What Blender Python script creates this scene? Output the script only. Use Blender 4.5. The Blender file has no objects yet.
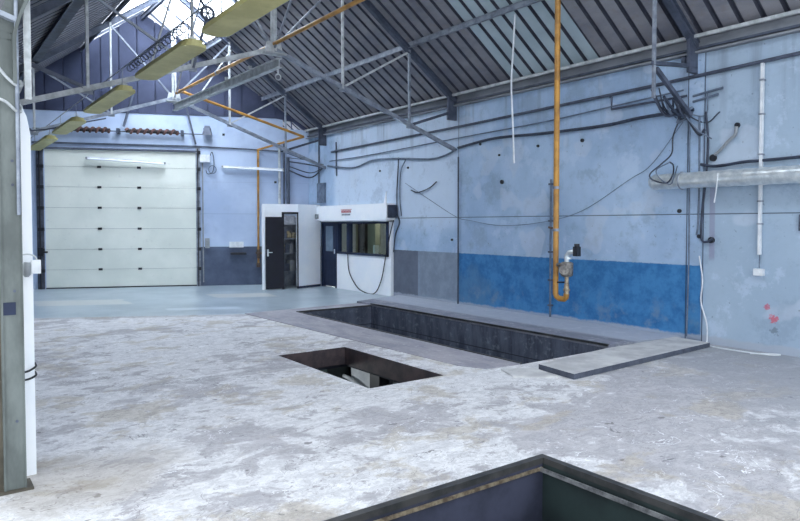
import bpy, math, random
from mathutils import Vector, Matrix
random.seed(7)
S = bpy.context.scene
COL = S.collection
PI = math.pi

# ------------------------------------------------------------------ materials
class NG:
    def __init__(s, name):
        s.m = bpy.data.materials.new(name); s.m.use_nodes = True
        s.t = s.m.node_tree; s.b = s.t.nodes['Principled BSDF']
        s.out = s.t.nodes['Material Output']
        s.pos = s.t.nodes.new('ShaderNodeNewGeometry').outputs['Position']
    def link(s, a, inp):
        if hasattr(a, 'links'): s.t.links.new(a, inp)
        else:
            if inp.type == 'RGBA' and len(a) == 3: a = (*a, 1)
            inp.default_value = a
    def math(s, op, a, b=0.0, c=None, clamp=False):
        n = s.t.nodes.new('ShaderNodeMath'); n.operation = op; n.use_clamp = clamp
        s.link(a, n.inputs[0]); s.link(b, n.inputs[1])
        if c is not None: s.link(c, n.inputs[2])
        return n.outputs[0]
    def xyz(s, v=None):
        n = s.t.nodes.new('ShaderNodeSeparateXYZ'); s.link(v or s.pos, n.inputs[0]); return n.outputs
    def vec(s, sc, off=(0, 0, 0), v=None):
        n = s.t.nodes.new('ShaderNodeMapping'); s.link(v or s.pos, n.inputs[0])
        n.inputs['Scale'].default_value = sc; n.inputs['Location'].default_value = off
        return n.outputs[0]
    def noise(s, scale, detail=4, rough=.6, v=None, dist=0.0):
        n = s.t.nodes.new('ShaderNodeTexNoise'); s.link(v or s.pos, n.inputs['Vector'])
        n.inputs['Scale'].default_value = scale; n.inputs['Detail'].default_value = detail
        n.inputs['Roughness'].default_value = rough; n.inputs['Distortion'].default_value = dist
        return n.outputs['Fac']
    def mix(s, f, a, b):
        n = s.t.nodes.new('ShaderNodeMix'); n.data_type = 'RGBA'
        s.link(f, n.inputs[0]); s.link(a, n.inputs[6]); s.link(b, n.inputs[7]); return n.outputs[2]
    def step(s, x, a, b):       # smooth 0..1 between a and b
        n = s.t.nodes.new('ShaderNodeMapRange'); n.interpolation_type = 'SMOOTHSTEP'
        s.link(x, n.inputs[0]); n.inputs[1].default_value = a; n.inputs[2].default_value = b
        return n.outputs[0]
    def band(s, x, a, b, w=.01):
        return s.math('MULTIPLY', s.step(x, a - w, a + w), s.step(x, b + w, b - w))
    def mul(s, *a):
        r = a[0]
        for q in a[1:]: r = s.math('MULTIPLY', r, q)
        return r
    def bump(s, h, st=.3, dist=.01):
        n = s.t.nodes.new('ShaderNodeBump'); n.inputs['Strength'].default_value = st
        n.inputs['Distance'].default_value = dist; s.link(h, n.inputs['Height'])
        s.t.links.new(n.outputs[0], s.b.inputs['Normal'])
    def done(s, col, rough=.7, metal=0.0):
        s.link(col, s.b.inputs['Base Color']); s.link(rough, s.b.inputs['Roughness'])
        s.b.inputs['Metallic'].default_value = metal
        return s.m

def lin(r, g, b):
    f = lambda c: (c/255/12.92) if c/255 <= .04045 else ((c/255+.055)/1.055)**2.4
    return (f(r), f(g), f(b))

def simple(name, c, c2=None, scale=3, rough=.6, metal=0.0, lo=.35, hi=.65, stretch=(1, 1, 1)):
    g = NG(name); c2 = c2 or tuple(v*.75 for v in c)
    f = g.step(g.noise(scale, 5, .65, g.vec(stretch)), lo, hi)
    g.bump(f, .15, .003)
    return g.done(g.mix(f, c2, c), rough, metal)

M = {}
M['steel_grey'] = simple('painted_steel_grey', lin(150, 158, 170), lin(112, 120, 134), 6, .45, .1)
M['steel_light'] = simple('painted_steel_light', lin(200, 205, 208), lin(160, 165, 168), 6, .5)
M['steel_dark'] = simple('dark_painted_steel', lin(84, 92, 110), lin(62, 70, 86), 5, .55, .1)
M['eave'] = simple('grey_eave_paint', lin(138, 143, 150), lin(108, 113, 122), 3, .6, 0, .3, .7, (1, .4, 1))
M['column'] = simple('worn_cream_paint', lin(172, 172, 166), lin(120, 120, 118), 2.5, .6, 0, .35, .6, (1, 1, .5))
M['yellow'] = simple('yellow_pipe_paint', lin(196, 144, 66), lin(150, 108, 52), 4, .45)
M['lamp_body'] = simple('cream_lamp_enamel', lin(190, 184, 128), lin(168, 162, 108), 3, .5)
M['white'] = simple('white_paint', lin(248, 251, 255), lin(238, 244, 252), 1.2, .6)
M['whiteplastic'] = simple('white_plastic', lin(228, 232, 236), lin(205, 210, 216), 6, .45)
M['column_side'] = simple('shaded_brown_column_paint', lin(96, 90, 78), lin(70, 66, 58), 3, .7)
M['column_grey'] = simple('scuffed_grey_column_paint', lin(112, 120, 118), lin(80, 87, 86), 3, .5, 0, .35, .65, (1, 1, .4))
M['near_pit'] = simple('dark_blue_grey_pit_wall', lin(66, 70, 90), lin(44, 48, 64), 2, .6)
M['black'] = simple('black_rubber', lin(30, 34, 44), lin(18, 20, 28), 6, .5)
M['cable'] = simple('dark_cable', lin(58, 68, 88), lin(38, 46, 62), 6, .55)
M['cable_grey'] = simple('grey_cable', lin(112, 126, 146), lin(84, 98, 118), 6, .55)
M['navy'] = simple('navy_door_paint', lin(28, 44, 76), lin(20, 34, 62), 2, .6)
M['navy_dark'] = simple('black_navy_door_paint', lin(14, 17, 36), lin(9, 11, 26), 2, .6)
M['galv'] = simple('galvanised_steel', lin(232, 238, 240), lin(200, 210, 216), 9, .28, .55)
M['brass'] = simple('weathered_brass', lin(190, 175, 150), lin(120, 105, 90), 14, .4, .6)
M['meter'] = simple('dull_grey_meter', lin(150, 146, 140), lin(90, 88, 88), 14, .45, .4)
M['rust'] = simple('rusty_red_steel', lin(112, 80, 76), lin(72, 48, 46), 8, .75)
M['red'] = simple('faded_red', lin(196, 60, 70), lin(170, 50, 60), 8, .6)
M['grey_box'] = simple('grey_plastic', lin(150, 156, 160), lin(128, 134, 140), 6, .5)
M['pit_steel'] = simple('oily_pit_steel', lin(78, 78, 78), lin(52, 54, 56), 4, .45, .3)
M['pit_shine'] = simple('worn_bright_steel', lin(180, 182, 184), lin(110, 112, 116), 9, .35, .6)
M['green_dark'] = simple('dark_green_pit_paint', lin(44, 58, 58), lin(32, 42, 44), 2, .5)
M['beige'] = simple('beige_panel', lin(176, 174, 156), lin(160, 158, 142), 1.5, .8)
M['brown'] = simple('brown_curtain', lin(110, 92, 80), lin(80, 66, 58), 3, .8)
M['junk'] = simple('mixed_clutter', lin(150, 140, 110), lin(70, 76, 84), 9, .8)

# right wall: big concrete panels, painted lower bands
def wall_right_mat():
    g = NG('painted_concrete_panels_right'); X, Y, Z = g.xyz()
    n1 = g.noise(.55, 6, .62); n2 = g.noise(3.2, 6, .7); n3 = g.noise(14, 4, .6)
    base = g.mix(g.step(n1, .35, .65), lin(150, 175, 205), lin(174, 197, 223))
    base = g.mix(g.mul(g.step(n2, .5, .75), .55), base, lin(132, 152, 176))
    # panel next to the office is painted whiter
    base = g.mix(g.mul(g.band(Y, 10.3, 15.3, .15), g.step(Z, 1.4, 2.0), .6), base, lin(214, 226, 240))
    base = g.mix(g.mul(g.step(Y, 5.06, 4.92), .55), base, lin(158, 174, 186))
    # vertical dirt streaks under the eave
    st = g.noise(1.0, 5, .6, g.vec((1, 5, .35)))
    base = g.mix(g.mul(g.step(st, .5, .72), g.step(Z, 2.6, 4.1), .55), base, lin(120, 132, 152))
    w2 = g.noise(1.1, 8, .75, g.vec((1, 1, 1), (2, 6, 3)))
    base = g.mix(g.mul(g.step(w2, .52, .62), .4), base, lin(130, 148, 170))
    base = g.mix(g.mul(g.step(w2, .44, .38), .35), base, lin(196, 212, 232))
    # filled patches and scuffs
    pt = g.noise(1.6, 2, .4, g.vec((1, 1, 1), (0, 4.3, 2.1)))
    base = g.mix(g.mul(g.step(pt, .60, .64), .35), base, lin(198, 208, 222))
    base = g.mix(g.mul(g.step(n3, .66, .72), .6), base, lin(110, 118, 132))
    wob = g.math('ADD', Z, g.math('MULTIPLY', g.math('SUBTRACT', n3, .5), .03))
    low = g.step(wob, 1.115, 1.10)
    blue = g.mix(g.step(n2, .35, .62), lin(34, 100, 156), lin(62, 128, 182))
    blue = g.mix(g.mul(g.step(n1, .50, .62), .55), blue, lin(78, 118, 150))
    blue = g.mix(g.mul(g.step(g.noise(2.2, 6, .7), .5, .66), g.step(Z, .8, .1), .8), blue, lin(110, 134, 160))
    grey = g.mix(g.step(Y, 11.62, 11.66), g.mix(g.step(n2, .4, .65), lin(122, 134, 150), lin(136, 150, 168)), g.mix(g.step(n2, .3, .7), lin(88, 96, 112), lin(102, 110, 126)))
    band = g.mix(g.step(Y, 10.24, 10.27), blue, grey)
    inb = g.mul(low, g.step(Y, 4.99, 5.01))
    col = g.mix(inb, base, band)
    # pale skirting line of old render at the foot of the wall
    col = g.mix(g.mul(g.step(g.math('ADD', Z, g.math('MULTIPLY', g.math('SUBTRACT', n2, .5), .14)), .12, .08), .8), col, lin(168, 176, 190))
    # joints between the precast panels
    j = g.band(Z, 1.843, 1.857, .004)
    for y in (10.27, 4.99, 5.24, -.4):
        j = g.math('MAXIMUM', j, g.band(Y, y-.008, y+.008, .004))
    col = g.mix(g.mul(j, .85), col, lin(52, 60, 76))
    # faded red and green paint marks low on the wall
    v = g.vec((1, 1, 1)); nn = g.noise(26, 3, .6)
    def blob(cy, cz, r, c, k=.7):
        nonlocal col
        dy = g.math('SUBTRACT', Y, cy); dz = g.math('SUBTRACT', Z, cz)
        d = g.math('SQRT', g.math('ADD', g.math('MULTIPLY', dy, dy), g.math('MULTIPLY', dz, dz)))
        d = g.math('ADD', d, g.math('MULTIPLY', g.math('SUBTRACT', nn, .5), r*3.2))
        col = g.mix(g.mul(g.step(d, r, r*.55), k), col, c)
    blob(4.10, .60, .045, lin(196, 66, 92)); blob(4.01, .46, .06, lin(206, 60, 80)); blob(4.0, .3, .05, lin(90, 104, 112), .6)
    # grey stained stripe below the old pipe holes
    sm = g.mul(g.band(Y, 4.82, 4.90, .01), g.band(Z, 1.2, 2.25, .05))
    col = g.mix(g.mul(sm, .45), col, lin(128, 118, 150))
    g.bump(g.math('ADD', n3, g.math('MULTIPLY', j, -3)), .25, .01)
    return g.done(col, .75)
M['wall_right'] = wall_right_mat()

def wall_back_mat():
    g = NG('painted_end_wall'); X, Y, Z = g.xyz()
    n1 = g.noise(.6, 5, .6); n2 = g.noise(3, 6, .7)
    base = g.mix(g.step(n1, .35, .65), lin(164, 182, 212), lin(186, 202, 226))
    base = g.mix(g.mul(g.step(n2, .5, .75), .35), base, lin(146, 160, 188))
    grey = g.mix(g.step(n2, .3, .7), lin(70, 80, 102), lin(86, 98, 120))
    low = g.mul(g.step(Z, 1.09, 1.075), g.step(X, 6.2, 6.22))
    col = g.mix(low, base, grey)
    j = g.math('MAXIMUM', g.band(Z, 1.995, 2.005, .006), g.band(Z, 2.88, 2.885, .004))
    j = g.mul(j, g.step(X, 6.3, 6.32))
    col = g.mix(g.mul(j, .5), col, lin(110, 124, 150))
    g.bump(n2, .2, .01)
    return g.done(col, .75)
M['wall_back'] = wall_back_mat()

def gable_mat():
    g = NG('gable_cladding'); X, Y, Z = g.xyz()
    n = g.noise(1.2, 5, .6)
    c = g.mix(g.step(n, .3, .7), lin(44, 52, 78), lin(66, 74, 102))  # dark navy cladding tone, with shade under the roof put into it
    return g.done(c, .7)
M['gable'] = gable_mat()

def roof_mat():
    g = NG('corrugated_roof_sheet'); X, Y, Z = g.xyz()
    n = g.noise(1.4, 6, .65, g.vec((1.5, .5, 1))); n2 = g.noise(7, 4, .6)
    c = g.mix(g.step(n, .3, .7), lin(112, 114, 126), lin(144, 144, 150))
    c = g.mix(g.mul(g.step(n2, .5, .7), .4), c, lin(130, 122, 120))
    return g.done(c, .75)
M['roof'] = roof_mat()
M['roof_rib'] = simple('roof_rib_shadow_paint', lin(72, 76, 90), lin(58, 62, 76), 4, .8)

def floor_mat():
    g = NG('worn_painted_floor'); X, Y, Z = g.xyz()
    big = g.noise(.5, 4, .6, g.vec((1, 1, 1), (3.1, 7.7, 0)))
    mid = g.noise(2.3, 10, .74, g.vec((1.0, 1.25, 1)), .4)
    fine = g.noise(7, 10, .8, g.vec((.9, 1.3, 1)), .6)
    grit = g.noise(38, 4, .7)
    # old white paint, worn through to grey and tan concrete
    white = g.mix(g.step(fine, .36, .6), lin(186, 186, 189), lin(228, 228, 230))
    conc = g.mix(g.step(fine, .38, .62), lin(140, 138, 146), lin(170, 167, 171))
    tan = g.mix(g.step(fine, .38, .62), lin(158, 148, 132), lin(196, 188, 174))
    wear = g.math('ADD', g.math('ADD', g.math('MULTIPLY', big, .45), g.math('MULTIPLY', mid, .4)), g.math('MULTIPLY', fine, .15))
    nearf = g.step(g.math('ADD', Y, g.math('MULTIPLY', X, -.30)), 4.2, 1.8)
    wear2 = g.math('ADD', wear, g.math('MULTIPLY', nearf, .055))
    f = g.step(wear2, .515, .54)
    col = g.mix(g.mul(f, .68), white, conc)
    t1 = g.noise(1.1, 8, .72, g.vec((1, 1.2, 1), (9, 2, 0)), .3)
    col = g.mix(g.mul(g.step(t1, .53, .6), .6), col, tan)
    # crisp flaking of the paint layer
    col = g.mix(g.mul(g.step(g.math('ADD', g.math('MULTIPLY', fine, .6), g.math('MULTIPLY', mid, .4)), .545, .56), .5), col, lin(132, 129, 134))
    col = g.mix(g.mul(g.step(fine, .41, .38), .55), col, lin(238, 239, 242))
    col = g.mix(g.mul(g.step(grit, .58, .66), .45), col, lin(126, 124, 128))
    # thin scratches and cracks: level sets of a distorted noise
    for sc, off, wd, cc, k in ((1.1, (0, 0, 0), .0022, lin(86, 84, 90), .65), (1.7, (5, 3, 0), .0035, lin(242, 243, 246), .85), (2.7, (2, 8, 0), .004, lin(112, 106, 106), .5), (.6, (7, 1, 0), .0012, lin(92, 92, 98), .6)):
        n = g.noise(sc, 4, .6, g.vec((1, 1.4, 1), off), 1.2)
        d = g.math('ABSOLUTE', g.math('SUBTRACT', n, .5))
        br = g.step(g.noise(1.9, 4, .6, g.vec((1, 1, 1), (off[1], off[0], 4))), .52, .56)
        col = g.mix(g.mul(g.step(d, wd*2, wd*.4), br, k), col, cc)
    sp = g.step(g.noise(6, 3, .5, g.vec((1, 1.2, 1), (1, 1, 0))), .70, .72)
    col = g.mix(g.mul(sp, .7), col, lin(92, 88, 90))
    # greyer, dustier concrete towards the right-hand wall
    rg = g.math('ADD', X, g.math('MULTIPLY', g.math('SUBTRACT', mid, .5), 3.0))
    rg = g.math('ADD', rg, g.math('MULTIPLY', Y, -.5))
    col = g.mix(g.mul(g.step(rg, 3.6, 6.2), .62), col, lin(146, 150, 158))
    # darker tan patch by the column foot
    dx = g.math('SUBTRACT', X, .9); dy = g.math('SUBTRACT', Y, 4.7)
    d = g.math('SQRT', g.math('ADD', g.math('MULTIPLY', dx, dx), g.math('MULTIPLY', dy, dy)))
    d = g.math('ADD', d, g.math('MULTIPLY', g.math('SUBTRACT', mid, .5), 1.5))
    col = g.mix(g.mul(g.step(d, .75, .3), .5), col, lin(140, 130, 118))
    # smooth blue-grey painted floor at the far end
    line = g.math('ADD', g.math('ADD', Y, g.math('MULTIPLY', X, .53)), g.math('MULTIPLY', g.math('SUBTRACT', fine, .5), .5))
    far = g.step(line, 14.32, 14.42)
    bg = g.mix(g.step(g.noise(1.0, 5, .6), .35, .65), lin(148, 163, 174), lin(168, 181, 190))
    bg = g.mix(g.mul(g.step(g.noise(4, 5, .7, g.vec((.5, 2, 1))), .55, .66), .5), bg, lin(184, 196, 208))
    # two long pale repair patches in the blue-grey paint
    def patch(x0, x1, y0, y1, c, k):
        nonlocal bg
        sx = g.math('ADD', X, g.math('MULTIPLY', g.math('SUBTRACT', mid, .5), .5))
        m_ = g.mul(g.band(sx, x0, x1, .04), g.band(g.math('ADD', Y, g.math('MULTIPLY', X, .45)), y0, y1, .04))
        bg = g.mix(g.mul(m_, k), bg, c)
    patch(5.6, 6.9, 17.25, 18.2, lin(206, 204, 198), .7)
    patch(2.0, 3.7, 16.3, 17.4, lin(204, 202, 196), .6)
    patch(4.0, 5.3, 14.9, 15.3, lin(206, 216, 226), .6)
    col = g.mix(far, col, bg)
    # dark edging line between the two floors
    col = g.mix(g.mul(g.band(line, 14.12, 14.34, .08), .45), col, lin(140, 138, 140))
    # dusty strip along the foot of the wall
    col = g.mix(g.mul(g.step(X, 8.3, 8.95), g.step(Y, 5, 4.6), .5), col, lin(150, 156, 164))
    g.bump(g.math('ADD', mid, g.math('MULTIPLY', fine, .6)), .35, .012)
    r = g.math('ADD', g.math('MULTIPLY', far, -.38), .68)
    return g.done(col, r)
M['floor'] = floor_mat()

def kerb_mat():
    g = NG('smooth_grey_kerb'); n = g.noise(2, 6, .7, g.vec((1.6, .5, 1))); n2 = g.noise(11, 5, .7)
    c = g.mix(g.step(n, .35, .65), lin(138, 138, 148), lin(166, 163, 170))
    c = g.mix(g.mul(g.step(n2, .55, .68), .5), c, lin(196, 196, 202))
    g.bump(n2, .3, .006)
    return g.done(c, .75)
M['kerb'] = kerb_mat()
def ledge_mat():
    g = NG('dusty_ledge_concrete'); X, Y, Z = g.xyz(); n = g.noise(2, 6, .7, g.vec((1.6, .5, 1))); n2 = g.noise(8, 5, .7)
    c = g.mix(g.step(n, .35, .65), lin(118, 122, 136), lin(142, 144, 156))
    c = g.mix(g.mul(g.step(X, 8.05, 8.2), .7), c, lin(184, 192, 206))
    c = g.mix(g.mul(g.step(n2, .52, .66), .4), c, lin(200, 204, 210))
    g.bump(n2, .3, .006)
    return g.done(c, .8)
M['ledge'] = ledge_mat()
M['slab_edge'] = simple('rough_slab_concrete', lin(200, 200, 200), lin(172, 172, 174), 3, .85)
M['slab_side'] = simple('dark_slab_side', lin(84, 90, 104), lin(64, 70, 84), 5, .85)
def pitwall_mat():
    g = NG('grimy_pit_wall'); X, Y, Z = g.xyz()
    st = g.noise(2.2, 6, .7, g.vec((1, 2.2, .5))); n2 = g.noise(9, 5, .7)
    c = g.mix(g.step(st, .35, .65), lin(58, 64, 80), lin(92, 100, 118))
    c = g.mix(g.mul(g.step(n2, .54, .68), .5), c, lin(140, 150, 164))
    c = g.mix(g.band(Z, -.38, -.365, .006), c, lin(36, 40, 50))
    return g.done(c, .65)
M['pitwall'] = pitwall_mat()
M['pit_rust'] = simple('brown_oily_slab_edge', lin(74, 62, 64), lin(48, 42, 48), 5, .7)
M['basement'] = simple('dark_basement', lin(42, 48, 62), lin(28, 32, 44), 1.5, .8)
def door_mat():
    g = NG('cream_sectional_door'); n = g.noise(.9, 5, .6); n2 = g.noise(6, 5, .7)
    c = g.mix(g.step(n, .3, .7), lin(216, 222, 214), lin(230, 234, 226))
    c = g.mix(g.mul(g.step(n2, .6, .75), .3), c, lin(176, 182, 180))
    return g.done(c, .5)
M['door'] = door_mat()
def sky_sheet(name, tint, t):
    g = NG(name); tr = g.t.nodes.new('ShaderNodeBsdfTransparent'); tl = g.t.nodes.new('ShaderNodeBsdfTranslucent')
    n = g.noise(2, 4, .6); c = g.mix(g.step(n, .3, .7), tuple(v*.88 for v in tint), tint)
    g.link(c, tl.inputs[0]); g.link(c, tr.inputs[0])
    mx = g.t.nodes.new('ShaderNodeMixShader'); mx.inputs[0].default_value = t
    g.t.links.new(tl.outputs[0], mx.inputs[1]); g.t.links.new(tr.outputs[0], mx.inputs[2])
    g.t.links.new(mx.outputs[0], g.out.inputs[0]); return g.m
M['glazing'] = sky_sheet('clear_rooflight_sheet', (.95, .97, 1), .6)
def sheet_mat():
    g = NG('grey_green_fibreglass_sheet'); n = g.noise(2, 4, .6)
    tl = g.t.nodes.new('ShaderNodeBsdfTranslucent')
    c = g.mix(g.step(n, .3, .7), lin(130, 142, 148), lin(150, 160, 164))
    g.link(c, g.b.inputs['Base Color']); g.link(tuple(v*.22 for v in lin(215, 228, 236)), tl.inputs[0])
    ad = g.t.nodes.new('ShaderNodeAddShader')
    g.t.links.new(g.b.outputs[0], ad.inputs[0]); g.t.links.new(tl.outputs[0], ad.inputs[1]); g.t.links.new(ad.outputs[0], g.out.inputs[0])
    return g.m
M['sheet'] = sheet_mat()
def glass_mat():
    g = NG('window_glass'); gl = g.t.nodes.new('ShaderNodeBsdfGlossy'); gl.inputs['Roughness'].default_value = .03
    tr = g.t.nodes.new('ShaderNodeBsdfTransparent'); tr.inputs[0].default_value = (.85, .92, .9, 1)
    mx = g.t.nodes.new('ShaderNodeMixShader'); mx.inputs[0].default_value = .12
    g.t.links.new(tr.outputs[0], mx.inputs[1]); g.t.links.new(gl.outputs[0], mx.inputs[2])
    g.t.links.new(mx.outputs[0], g.out.inputs[0]); return g.m
M['glass'] = glass_mat()
M['frost'] = simple('hazy_pane', lin(120, 140, 160), lin(92, 112, 134), 3, .3)
M['floodglass'] = simple('spring_grease', lin(44, 34, 38), None, 9, .7)

# ------------------------------------------------------------------ mesh helpers
class MB:
    def __init__(s): s.v = []; s.f = []; s.mi = []; s.sm = []
    def add(s, vs, fs, mi=0, smooth=False):
        o = len(s.v); s.v += [tuple(v) for v in vs]
        for f in fs: s.f.append([i+o for i in f]); s.mi.append(mi); s.sm.append(smooth)
        return s
    def box(s, x0, x1, y0, y1, z0, z1, mi=0):
        vs = [(x, y, z) for x in (x0, x1) for y in (y0, y1) for z in (z0, z1)]
        return s.add(vs, [(0, 1, 3, 2), (4, 6, 7, 5), (0, 4, 5, 1), (2, 3, 7, 6), (0, 2, 6, 4), (1, 5, 7, 3)], mi)
    def prism(s, poly, z0, z1, mi=0):
        n = len(poly); vs = [(x, y, z0) for x, y in poly]+[(x, y, z1) for x, y in poly]
        return s.add(vs, [tuple(range(n))[::-1], tuple(range(n, 2*n))]+[(i, (i+1) % n, (i+1) % n+n, i+n) for i in range(n)], mi)
    def beam(s, a, b, w, h, up=(0, 0, 1), mi=0):      # w sideways, h along up
        a = Vector(a); b = Vector(b); d = (b-a).normalized(); u = Vector(up)
        if abs(d.dot(u)) > .98: u = Vector((0, 1, 0))
        r = d.cross(u).normalized(); u = r.cross(d)
        vs = [p+r*i*w/2+u*j*h/2 for p in (a, b) for i, j in ((-1, -1), (1, -1), (1, 1), (-1, 1))]
        return s.add(vs, [(3, 2, 1, 0), (4, 5, 6, 7), (0, 1, 5, 4), (1, 2, 6, 5), (2, 3, 7, 6), (3, 0, 4, 7)], mi)
    def angle(s, a, b, w, t=.008, up=(0, 0, 1)):       # back-to-back angle irons: a T profile
        s.beam(a, b, w, t, up); a = Vector(a); b = Vector(b); d = (b-a).normalized(); u = Vector(up)
        if abs(d.dot(u)) > .98: u = Vector((0, 1, 0))
        u = d.cross(u).normalized().cross(d)
        return s.beam(a+u*w/2, b+u*w/2, t*2.5, w, up)
    def ibeam(s, a, b, w, h, t=.012, up=(0, 0, 1), mi=0):
        a = Vector(a); b = Vector(b); d = (b-a).normalized(); u = Vector(up)
        if abs(d.dot(u)) > .98: u = Vector((0, 1, 0))
        u = d.cross(u).normalized().cross(d)
        s.beam(a, b, t, h, up, mi)
        for k in (-1, 1): s.beam(a+u*k*(h/2-t/2), b+u*k*(h/2-t/2), w, t, up, mi)
        return s
    def tube(s, pts, r, n=8, mi=0, closed=False, cap=True):
        P = [Vector(p) for p in pts]; m = len(P); rings = []; u = None
        for i, p in enumerate(P):
            a = P[(i-1) % m] if (closed or i > 0) else p
            b = P[(i+1) % m] if (closed or i < m-1) else p
            d = (b-a).normalized()
            if u is None:
                u = Vector((0, 0, 1)) if abs(d.z) < .9 else Vector((1, 0, 0))
            u = (u-d*u.dot(d)); u = u.normalized() if u.length > 1e-6 else d.orthogonal().normalized()
            w = d.cross(u)
            rr = r[i] if isinstance(r, (list, tuple)) else r
            rings.append([p+(u*math.cos(2*PI*k/n)+w*math.sin(2*PI*k/n))*rr for k in range(n)])
        vs = [v for R in rings for v in R]; fs = []
        for i in range(m if closed else m-1):
            j = (i+1) % m
            for k in range(n): fs.append((i*n+k, i*n+(k+1) % n, j*n+(k+1) % n, j*n+k))
        s.add(vs, fs, mi, True)
        if cap and not closed: s.add(rings[0], [tuple(range(n))[::-1]], mi); s.add(rings[-1], [tuple(range(n))], mi)
        return s
    def build(s, name, mat, parent=None):
        me = bpy.data.meshes.new(name); me.from_pydata(s.v, [], s.f)
        for q in (mat if isinstance(mat, (list, tuple)) else [mat]): me.materials.append(M[q])
        for p, i, sm in zip(me.polygons, s.mi, s.sm): p.material_index = i; p.use_smooth = sm
        me.update()
        o = bpy.data.objects.new(name, me); COL.objects.link(o)
        if parent:
            o.parent = parent; o.matrix_parent_inverse = Matrix.Identity(4)
            par = parent; off = Vector((0, 0, 0))
            while par: off += par.location; par = par.parent
            o.location = -off
        return o
def smooth(pts, k=6):
    P = [Vector(p) for p in pts]; P = [P[0]*2-P[1]]+P+[P[-1]*2-P[-2]]; out = []
    for i in range(1, len(P)-2):
        for j in range(k):
            t = j/k; a, b, c, d = P[i-1:i+3]
            out.append(.5*((2*b)+(c-a)*t+(2*a-5*b+4*c-d)*t*t+(3*b-a-3*c+d)*t**3))
    out.append(P[-2]); return out
def struct(o): o['kind'] = 'structure'; return o
def tag(o, label, cat, group=None):
    o['label'] = label; o['category'] = cat
    if group: o['group'] = group
    return o
def thing(name, label, cat, loc=(0, 0, 0), group=None):
    o = bpy.data.objects.new(name, None); COL.objects.link(o); o.location = loc; o.empty_display_size = .2
    return tag(o, label, cat, group)

# ------------------------------------------------------------------ dimensions
XW, XL, XC = 9.07, .65, 4.95          # right wall face, left row of columns, ridge
K = .72; RH = 7.38                     # roof slope and ridge height
def roof(x): return RH-K*abs(x-XC)
def back(x): return 17.95-.42*(x-6.2)  # end wall stands askew to the hall
BD = Vector((1, -.42, 0)).normalized(); BN = Vector((-.42, -1, 0)).normalized()   # along / towards camera
def bk(x, z, off=0.0): return Vector((x, back(x), z))+BN*off

# ------------------------------------------------------------------ floor with pit openings
holes = [(5.88, 7.6, 5.5, 11.35), (3.74, 4.75, 5.62, 7.75), (1.0, 3.63, .9, 3.18)]
xs = sorted({-6, XW+.01} | {h[0] for h in holes} | {h[1] for h in holes}); ys = sorted({-6, 21} | {h[2] for h in holes} | {h[3] for h in holes})
fl = MB()
for i in range(len(xs)-1):
    for j in range(len(ys)-1):
        cx = (xs[i]+xs[i+1])/2; cy = (ys[j]+ys[j+1])/2
        if any(h[0] < cx < h[1] and h[2] < cy < h[3] for h in holes): continue
        fl.add([(xs[i], ys[j], 0), (xs[i+1], ys[j], 0), (xs[i+1], ys[j+1], 0), (xs[i], ys[j+1], 0)], [(0, 1, 2, 3)])
struct(fl.build('floor', 'floor'))

# long inspection pit: lining, sunken floor, cement surround
def lining(mb, h, z0, z1=-.001, t=.12, mi=0):
    x0, x1, y0, y1 = h
    mb.box(x0-t, x0, y0-t, y1+t, z0, z1, mi); mb.box(x1, x1+t, y0-t, y1+t, z0, z1, mi)
    mb.box(x0, x1, y0-t, y0, z0, z1, mi); mb.box(x0, x1, y1, y1+t, z0, z1, mi)
    return mb
h = holes[0]
pit = thing('inspection_pit', 'long open inspection pit with grey cement surround beside the blue wall', 'pit', (6.7, 8.4, 0))
lining(MB(), h, -1.7).build('lining', 'pitwall', pit)
MB().box(h[0]-.1, h[1]+.1, h[2]-.1, h[3]+.1, -1.76, -1.7).build('pit_floor', 'basement', pit)
k = MB(); k.prism([(4.98, 11.75), (5.88, 11.35), (5.88, 5.5), (5.35, 5.55), (5.2, 5.9)], 0, .012)
k.prism([(4.98, 11.75), (7.6, 11.9), (7.6, 11.35), (5.88, 11.35)], 0, .012)
k.build('surround', 'kerb', pit)
k = MB(); k.prism([(7.6, 11.9), (7.6, 5.5), (9.06, 5.3), (9.06, 12.35)], 0, .05)
k.build('wall_ledge', 'ledge', pit)
k = MB()
x0, x1, y0, y1 = h
for a, b in (((x0, y0), (x0, y1)), ((x0, y1), (x1, y1))): k.beam((*a, .008), (*b, .008), .03, .03)
k.beam((x1, y0, .045), (x1, y1, .045), .035, .03)
k.build('edge_angle', 'pit_steel', pit)

h = holes[1]
sq = thing('floor_opening', 'smaller rectangular floor opening with dark brown slab edges, over a basement', 'pit', (4.25, 6.7, 0))
lining(MB(), h, -.24, -.001, .10).build('slab_edge', 'pit_rust', sq)
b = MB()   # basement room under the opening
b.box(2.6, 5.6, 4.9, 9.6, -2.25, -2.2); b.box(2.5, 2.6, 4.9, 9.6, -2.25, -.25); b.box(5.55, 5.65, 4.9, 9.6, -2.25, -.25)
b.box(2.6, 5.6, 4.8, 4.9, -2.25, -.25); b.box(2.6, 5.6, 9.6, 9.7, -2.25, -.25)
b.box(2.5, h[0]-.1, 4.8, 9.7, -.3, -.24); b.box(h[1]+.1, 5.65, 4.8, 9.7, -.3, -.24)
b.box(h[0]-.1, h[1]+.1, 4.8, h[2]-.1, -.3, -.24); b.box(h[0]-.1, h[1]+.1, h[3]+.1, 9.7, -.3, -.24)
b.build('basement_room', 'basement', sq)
MB().box(5.48, 5.55, 7.0, 7.62, -1.7, -.3).box(5.48, 5.55, 7.85, 8.75, -1.1, -.42).build('white_panel', 'whiteplastic', sq)
MB().box(5.2, 5.36, 7.56, 7.8, -2.2, -.3).build('post', 'black', sq)
MB().box(5.1, 5.5, 8.85, 9.3, -1.4, -.42).build('cabinet', 'green_dark', sq)
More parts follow.
